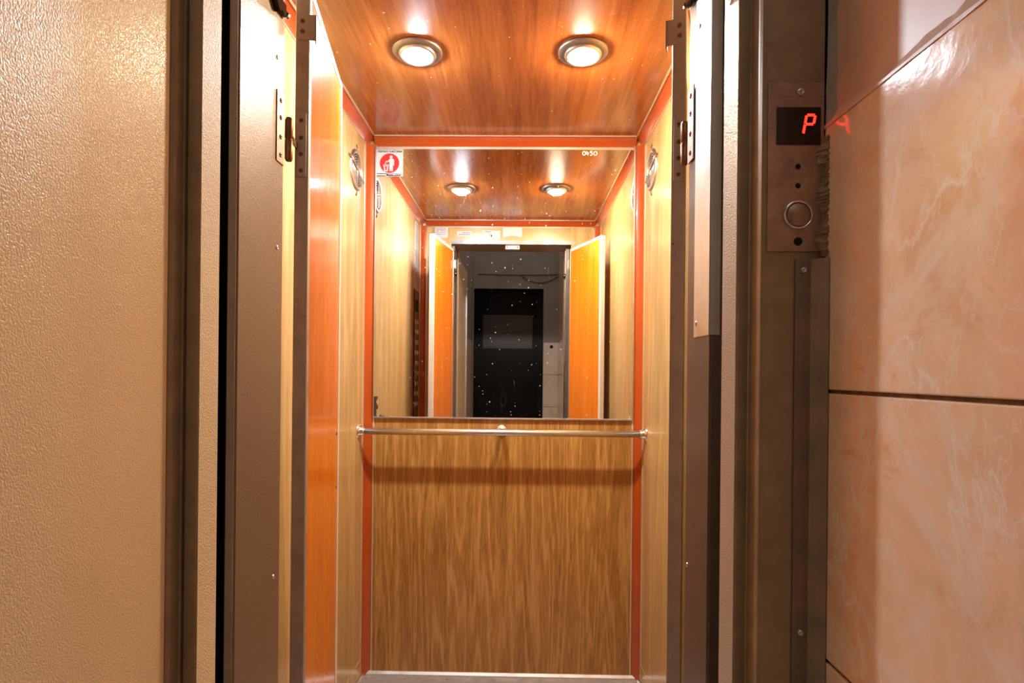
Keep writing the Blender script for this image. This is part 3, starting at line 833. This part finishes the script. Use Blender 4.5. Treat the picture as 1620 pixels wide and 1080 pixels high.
# seven-segment P, slanted: strokes in units of pixels around the digit centre
Wd, Hd, th = 13.5, 14.2, 3.6
def seg(p, q):
    return stroke(sl(*p), sl(*q), th)
for p, q in (((-Wd / 2 + 1, Hd), (Wd / 2 - 1, Hd)), ((-Wd / 2 + 1, 0), (Wd / 2 - 1, 0)), ((-Wd / 2, 1), (-Wd / 2, Hd - 1)), ((Wd / 2, 1), (Wd / 2, Hd - 1)), ((-Wd / 2, -1), (-Wd / 2, -Hd))):
    dg.append(seg(p, q))
flat('digit', dg, PXu(1279), PZ(196.5), PY - .0012, M['led'], t, .7095 / 880, .0004)['label'] = 'glowing red letter P'
for vv, up in ((262, 1), (292, -1)):
    h0 = MB().lathe([(0, .0003), (.0030, .0003), (.0034, 0)], (PXu(1263), PY, PZ(vv)), (0, -1, 0), 16)
    o = obj('indicator_hole', h0, M['hole'], t)
    s_ = .0098
    tri = [(-s_, -s_ * .62 * up), (s_, -s_ * .62 * up), (0, s_ * .95 * up)]
    flat('arrow_outline', [stroke(tri[a], tri[(a + 1) % 3], .0007) for a in range(3)], PXu(1263), PZ(vv), PY, M['steel_dirty'], t, 1.0, .0002)['label'] = 'engraved arrow'
bt = obj('button', MB().lathe([(0, .0035), (.0135, .0035), (.0145, .0025), (.0145, 0)], (PXu(1263), PY, PZ(338)), (0, -1, 0), 36), M['plate'], t)
obj('button_ring', MB().lathe([(.0152, 0), (.0156, .0030), (.0168, .0040), (.0180, .0030), (.0184, 0)], (PXu(1263), PY, PZ(338)), (0, -1, 0), 40), M['chrome'], bt)
obj('button_gap', MB().lathe([(.0144, .0006), (.0154, .0006)], (PXu(1263), PY, PZ(338)), (0, -1, 0), 36), M['hole'], bt)
obj('keyhole', MB().lathe([(0, .0004), (.0048, .0004), (.0055, 0)], (PXu(1264), PY, PZ(379)), (0, -1, 0), 20), M['hole'], t)
mb = MB(); screw(mb, (PXu(1266), PY, PZ(146)), (0, -1, 0), .0048, .0025); obj('screw', mb, M['alu'], t)

# crumbling mortar in the corner beside the call panel
def mortar(z0, z1, wmin, wmax, seed):
    random.seed(seed); n = 80; vs = []; fs = []
    for i in range(n + 1):
        zz = z0 + (z1 - z0) * i / n
        wd = wmin + (wmax - wmin) * (0.5 + 0.5 * math.sin(i * .23 + seed)) * random.uniform(.65, 1.15)
        d = random.uniform(.003, .008)
        vs += [(XT + .004, .711, zz), (XT - wd, .7105 - .002, zz), (XT - wd + .001, .708 - .0015, zz), (XT - wd * .45, .708 - d, zz), (XT - .001, .704 - d, zz), (XT + .004, .704 - d, zz)]
    for i in range(n):
        for k in range(6): fs.append((i * 6 + k, i * 6 + (k + 1) % 6, i * 6 + 6 + (k + 1) % 6, i * 6 + 6 + k))
    fs += [tuple(range(6)), tuple(range(n * 6 + 5, n * 6 - 1, -1))]
    return MB().add(vs, fs)
mo = struct('trim_28', mortar(z(.150), z(.300), .003, .011, 5), M['mortar'])
struct('trim_29', mortar(z(.300), z(1.85), .009, .0135, 9).xf(Matrix.Translation((.0115, 0, 0))), M['plaster_grey'])

# aluminium corner strip below the call panel
t = thing('corner_strip', 'tall dull aluminium angle strip in the corner below the call panel', 'metal strip', (.365, .706, ZL))
obj('strip', MB().prism([(.3460, .711), (.3460, .7085), (.3655, .7085), (.3800, .6930), (.3812, .6945), (.3665, .7100), (.3665, .711)], ZL, z(.1465), 'Z'), M['strip'] if 'strip' in M else M['steel_dirty'], t)
for zz in (.133, -.325):
    mb = MB(); screw(mb, (.3570, .7085, z(zz)), (0, -1, 0), .0038, .0018); obj('screw', mb, M['alu'], t)
